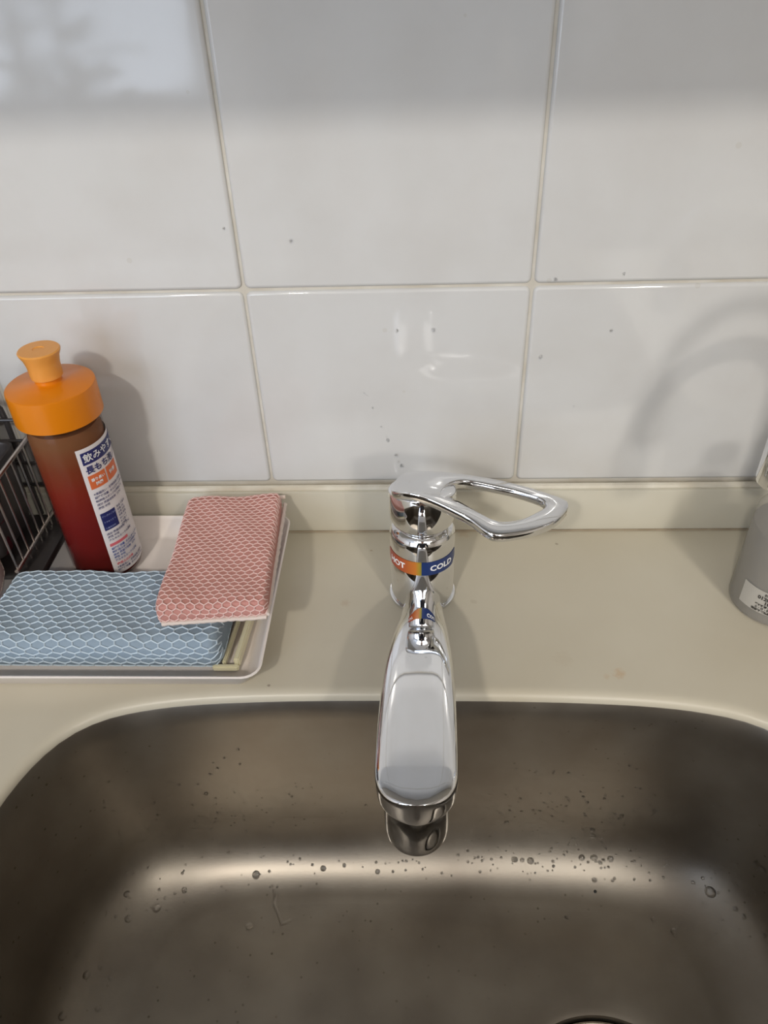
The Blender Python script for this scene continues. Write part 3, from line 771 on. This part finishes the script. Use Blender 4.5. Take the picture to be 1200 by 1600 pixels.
# ---------------------------------------------------------------- the person standing at the sink, behind the lens (seen only in the chrome and steel)
def skin(name, verts, edges, m, parent=None, sub=1, root=0):
    me = bpy.data.meshes.new(name); me.from_pydata([v[0] for v in verts], edges, [])
    o = bpy.data.objects.new(name, me); COL.objects.link(o)
    md = o.modifiers.new('s', 'SKIN'); md.use_smooth_shade = True
    for i, v in enumerate(verts):
        r = v[1] if isinstance(v[1], tuple) else (v[1], v[1])
        me.skin_vertices[0].data[i].radius = r; me.skin_vertices[0].data[i].use_root = (i == root)
    sb = o.modifiers.new('b', 'SUBSURF'); sb.levels = sub; sb.render_levels = sub
    dg = bpy.context.evaluated_depsgraph_get(); dg.update()
    nm = bpy.data.meshes.new_from_object(o.evaluated_get(dg))
    bpy.data.objects.remove(o)
    b = bmesh.new(); b.from_mesh(nm); bpy.data.meshes.remove(nm)
    return obj(name, b, m, parent, angle=PI)
M_skin = mat('skin', (.52, .33, .25), .55); M_top = mat('dark_sweater', (.035, .035, .045), .9, bump=(300, .4, .001))
M_trs = mat('dark_trousers', (.03, .032, .045), .85); M_hair = mat('black_hair', (.012, .010, .009), .55)
QX, QY = .12, -.88
per = thing('person', 'person in dark sweater and trousers standing in front of the sink', 'person', (QX, QY, FLOOR))
def P_(x, y, z): return (QX+x, QY+y, z)
V, E_ = [], []
def vtx(p, r, link=None):
    V.append((P_(*p), r)); k = len(V)-1
    if link is not None: E_.append((link, k))
    return k
pel = vtx((0, 0, .02), (.13, .10)); wst = vtx((0, 0, .17), (.115, .085), pel); ch = vtx((0, .0, .36), (.135, .095), wst); nb = vtx((0, -.01, .50), (.075, .065), ch)
nk = vtx((0, .005, .545), .048, nb); jaw = vtx((0, .03, .60), (.052, .060), nk); hd = vtx((0, .02, .665), (.070, .085), jaw); tp = vtx((0, .01, .725), (.060, .070), hd)
for s_ in (-1, 1):
    sh = vtx((s_*.155, 0, .455), .055, ch); el = vtx((s_*.215, -.02, .19), .040, sh); wr = vtx((s_*.225, .04, -.04), .027, el); pm = vtx((s_*.225, .055, -.11), (.018, .036), wr)
    for f, (dy, ln) in enumerate(((-.026, .060), (-.009, .072), (.009, .078), (.026, .070))):
        a_ = vtx((s_*.226, .057+dy, -.140), .0095, pm); b_ = vtx((s_*.222, .062+dy, -.140-ln*.5), .0085, a_); c_ = vtx((s_*.214, .066+dy, -.140-ln), .0075, b_)
    th_ = vtx((s_*.218, .092, -.095), .0105, pm); vtx((s_*.208, .112, -.135), .0085, th_)
    hp = vtx((s_*.09, 0, -.06), .085, pel); kn = vtx((s_*.095, .01, -.40), .055, hp); an = vtx((s_*.10, -.01, -.76), .036, kn); hl = vtx((s_*.10, 0, -.812), .036, an); vtx((s_*.11, .15, -.822), (.040, .026), hl)
skin('body', V, E_, M_skin, per)
V, E_ = [], []
a0 = vtx((0, 0, -.03), (.150, .118)); a1 = vtx((0, 0, .17), (.135, .105), a0); a2 = vtx((0, 0, .36), (.155, .115), a1); a3 = vtx((0, -.008, .485), (.085, .075), a2)
for s_ in (-1, 1):
    sh = vtx((s_*.16, 0, .452), .066, a2); el = vtx((s_*.218, -.02, .19), .052, sh); vtx((s_*.226, .036, -.025), .037, el)
skin('sweater', V, E_, M_top, per)
V, E_ = [], []
a0 = vtx((0, 0, .02), (.142, .112)); 
for s_ in (-1, 1):
    hp = vtx((s_*.09, 0, -.07), .098, a0); kn = vtx((s_*.095, .01, -.40), .070, hp); vtx((s_*.10, -.01, -.775), .058, kn)
skin('trousers', V, E_, M_trs, per)
def blob(name, c, r, m, cut=None):
    b = bmesh.new(); bmesh.ops.create_uvsphere(b, u_segments=20, v_segments=14, radius=1)
    for v in b.verts: v.co = Vector(P_(*c)) + Vector((v.co.x*r[0], v.co.y*r[1], v.co.z*r[2]))
    if cut: bmesh.ops.delete(b, geom=[v for v in b.verts if cut(v.co)], context='VERTS')
    return obj(name, b, m, per)
blob('hair', (0, .005, .690), (.086, .102, .105), M_hair, lambda p: p.y-QY > .055 and p.z < .735)
for s_ in (-1, 1):
    blob('eye', (s_*.030, .094, .672), (.012, .010, .008), M_hair); blob('ear', (s_*.075, .015, .655), (.010, .018, .028), M_skin)
blob('nose', (0, .106, .645), (.012, .018, .020), M_skin); blob('mouth', (0, .096, .612), (.022, .008, .006), mat('lips', (.45, .18, .15), .5))

# ---------------------------------------------------------------- furniture by the window behind the photographer (seen only in reflections)
sf = thing('sideboard', 'dark brown sideboard against the wall across the room', 'furniture', (.6, YB+.2, FLOOR))
M_wood = mat('dark_brown_wood', (.07, .045, .03), .4, noise=(6, (.04, .025, .018)))
obj('body', box((-.45, YB+.002, FLOOR+.001), (1.9, YB+.42, -.10), .004, 1), M_wood, sf)
for i in range(3): obj('door', box((-.44+i*.78, YB+.421, FLOOR+.05), (-.44+i*.78+.77, YB+.440, -.12), .003, 1), M_wood, sf)
tr = thing('potted_plant', 'broad-leaved potted plant standing in front of the window', 'plant', (-1.05, YB+.35, FLOOR))
obj('pot', lathe([(.09, FLOOR+.001), (.10, FLOOR+.02), (.13, FLOOR+.26), (.135, FLOOR+.28), (.12, FLOOR+.28), (.11, FLOOR+.24)], -1.05, YB+.35, 32), M_white, tr)
obj('stem', add_tube(bmesh.new(), [(-1.05, YB+.35, FLOOR+.24), (-1.04, YB+.36, -.3), (-1.06, YB+.34, .1), (-1.03, YB+.35, .4)], .012, 8), M_wood, tr)
M_leaf = mat('leaf_green', (.06, .09, .04), .5)
lb = bmesh.new(); vs = []
for k in range(9):
    t = k/8; w = .045*math.sin(PI*min(1, t*1.02))**.7
    vs.append([lb.verts.new((t*.22, s*w, -.05*t*t+.006*abs(s))) for s in (-1, 0, 1)])
for a, c in zip(vs, vs[1:]):
    for i in (0, 1): lb.faces.new((a[i], a[i+1], c[i+1], c[i]))
leaf0 = obj('leaf', lb, M_leaf, tr)
for k in range(26):
    l = leaf0 if k == 0 else leaf0.copy()
    if k: COL.objects.link(l)
    l.parent = tr; l.matrix_parent_inverse = Matrix.Identity(4)
    l.location = (random.uniform(-.03, .03), random.uniform(-.02, .02), .55+.7*k/26)
    l.rotation_euler = (random.uniform(-.8, .8), random.uniform(-.9, .3), k*2.4)
    s = random.uniform(.8, 1.5); l.scale = (s, s, s)

# ---------------------------------------------------------------- water drops
def hit(u, v):
    d = ray(u, v).normalized()
    p, n, i, dist = BVH.ray_cast(CAM, d)
    if p is None: return None, None
    if n.dot(d) > 0: n = -n
    return p, n
def drop_bm(bm, p, n, r, h=.5, seg=10, el=1.0, rot=0):
    q = n.to_track_quat('Z', 'Y'); rings = []
    for k in range(4):
        a = PI/2*k/4
        rings.append([p + q @ Vector((r*math.cos(a)*(math.cos(2*PI*i/seg+rot)*el), r*math.cos(a)*math.sin(2*PI*i/seg+rot), r*h*math.sin(a)-.00015)) for i in range(seg)])
    add_rings(bm, rings, True, True)
big = [(200, 1436, 2.4), (198, 1397, 2.0), (288, 1391, 2.0), (245, 1419, 2.6), (400, 1367, 2.9), (390, 1447, 2.6), (427, 1455, 1.3), (427, 1430, 1.0), (123, 1492, 2.0), (90, 1522, 1.6), (135, 1524, 2.4), (156, 1511, 1.4), (97, 1588, 2.6), (153, 1577, 1.8), (172, 1529, 1.2),
       (804, 1343, 2.0), (816, 1344, 1.6), (829, 1345, 2.4), (909, 1340, 2.2), (928, 1340, 2.2), (954, 1342, 2.2), (938, 1348, 1.2), (929, 1375, 1.6), (1110, 1394, 3.4), (1149, 1420, 1.6), (1162, 1432, 1.5), (1193, 1462, 1.8), (926, 1306, 2.0), (926, 1297, 1.6),
       (971, 1275, 1.8), (1023, 1267, 1.7), (918, 1254, 1.2), (946, 1243, 1.0), (887, 1433, 1.4), (1021, 1436, 1.6), (1053, 1455, 2.2), (885, 1433, 1.2), (1117, 1258, 1.6), (1124, 1306, 1.2), (864, 1346, 1.2), (881, 1336, 1.0), (783, 1340, 1.0), (505, 1357, 2.0), (590, 1362, 1.8),
       (538, 1352, 1.5), (186, 1301, 1.2), (190, 1318, 1.2), (240, 1255, 1.4), (214, 1254, 1.1), (280, 1226, 1.0), (357, 1332, 1.2), (322, 1240, 1.4), (792, 1284, 1.2), (815, 1268, 1.0), (991, 1374, 1.0), (957, 1376, 1.0), (1083, 1379, 1.2), (1098, 1372, 1.2), (1180, 1350, 1.8), (1150, 1350, 1.4), (1192, 1358, 2.0)]
NAMED = {(1110, 1394): 'largest round water drop, on the bend at the right corner of the sink', (400, 1367): 'big water drop on the bottom bend above the crooked water streak', (390, 1447): 'round water drop on the sink floor just left of the crooked water streak',
         (245, 1419): 'large water drop at the left end of the bright bend, on the floor side', (97, 1588): 'lowest water drop at the bottom left edge of the photo', (1023, 1267): 'round water drop high on the steel wall, rightmost of the large ones there',
         (971, 1275): 'round water drop on the steel wall, right of the two stacked drops', (926, 1306): 'lower of the two stacked water drops on the steel wall', (926, 1297): 'upper of the two stacked water drops on the steel wall', (1053, 1455): 'flat water drop on the right part of the sink floor'}
for u, v, r in big:
    p, n = hit(u, v)
    if p is None: continue
    b = bmesh.new(); drop_bm(b, p, n, r*.00115, .75, 14, 1+random.uniform(-.1, .25), random.random()*3)
    side = 'wall' if n.z < .35 else ('curve' if n.z < .97 else 'floor')
    tag(obj('water_drop', b, M_water), {'wall': 'clear water drop clinging to the steep steel wall of the sink', 'curve': 'clear water drop on the rounded bottom bend of the steel sink', 'floor': 'clear water drop lying on the flat floor of the steel sink'}[side],
        'water drop', {'wall': 'water drops on the sink wall', 'curve': 'water drops on the bend of the sink', 'floor': 'water drops on the sink floor'}[side])
    if (u, v) in NAMED: COL.objects[-1]['label'] = NAMED[(u, v)]
b = bmesh.new(); rnd = random.Random(11)
def scatter(n, f):
    for _ in range(n):
        u, v = f()
        p, nn = hit(u, v)
        if p is not None and 1130 < v < 1600 and 0 < u < 1200: drop_bm(b, p, nn, rnd.uniform(.0006, .0013), .7, 8)
scatter(190, lambda: (rnd.gauss(900, 110), rnd.gauss(1290, 45)))
scatter(90, lambda: (rnd.gauss(300, 110), rnd.gauss(1260, 50)))
scatter(60, lambda: (rnd.uniform(400, 1050), rnd.gauss(1350, 9)))
scatter(60, lambda: (rnd.gauss(1150, 30), rnd.gauss(1350, 40)))
scatter(110, lambda: (rnd.uniform(60, 1190), rnd.uniform(1380, 1595)))
scatter(30, lambda: (rnd.gauss(210, 60), rnd.gauss(1400, 50)))
tag(obj('water_droplets', b, M_water), 'fine scattered water droplets beading all over the inside of the sink', 'water', kind='stuff')
# elongated puddle streak on the sink floor
pp = [(427, 1390, 2.2), (431, 1400, 4.0), (429, 1412, 4.6), (433, 1424, 3.4), (438, 1434, 4.4), (441, 1443, 5.5), (448, 1441, 4.0), (456, 1436, 3.0)]
L_, R2 = [], []
b = bmesh.new(); rings = []
for i, (u, v, w) in enumerate(pp):
    p, n = hit(u, v); a = hit(*pp[max(0, i-1)][:2])[0]; c = hit(*pp[min(len(pp)-1, i+1)][:2])[0]
    s = (c-a).normalized().cross(n); w *= .00042
    rings.append([p+s*(w*math.cos(k*PI/6))+n*(.0011*math.sin(k*PI/6)-.0001) for k in range(7)])
add_rings(b, [catmull(r, 1, False) for r in rings], True, True, True)
bmesh.ops.subdivide_edges(b, edges=b.edges, cuts=1, smooth=1.0)
tag(obj('water_streak', b, M_water), 'long crooked streak of water lying on the sink floor, left of the spout', 'water')
p, n = hit(930, 1393)
b = bmesh.new(); drop_bm(b, p, n, .0013, .6, 12)
tag(obj('crumb', b, M_black), 'tiny black crumb on the sink floor right of the spout', 'crumb')
# drops on the tiles above the faucet
for u, v, r, dk in ((606, 688, 1.5, 1), (619, 712, 1.6, 1), (623, 722, 1.1, 1), (628, 728, 1.7, 1), (569, 614, .7, 0), (574, 619, .7, 0), (578, 627, .6, 0), (582, 637, .8, 0), (596, 667, .7, 0), (604, 683, .7, 0),
                (677, 516, 1.6, 0), (620, 517, 1.3, 0), (455, 377, 1.4, 0), (350, 357, 1.0, 0), (845, 558, 1.6, 0), (955, 517, 1.2, 0), (975, 428, 1.2, 0), (868, 437, 1.4, 0), (897, 635, .9, 0)):
    p = at(u, v, 1, -.0003); b = bmesh.new(); drop_bm(b, p, Vector((0, -1, 0)), r*.0011, .5, 12, .8, .4)
    tag(obj('water_drop', b, M_water), 'clear water drop clinging to the white wall tiles', 'water drop', 'water drops on the wall tiles')
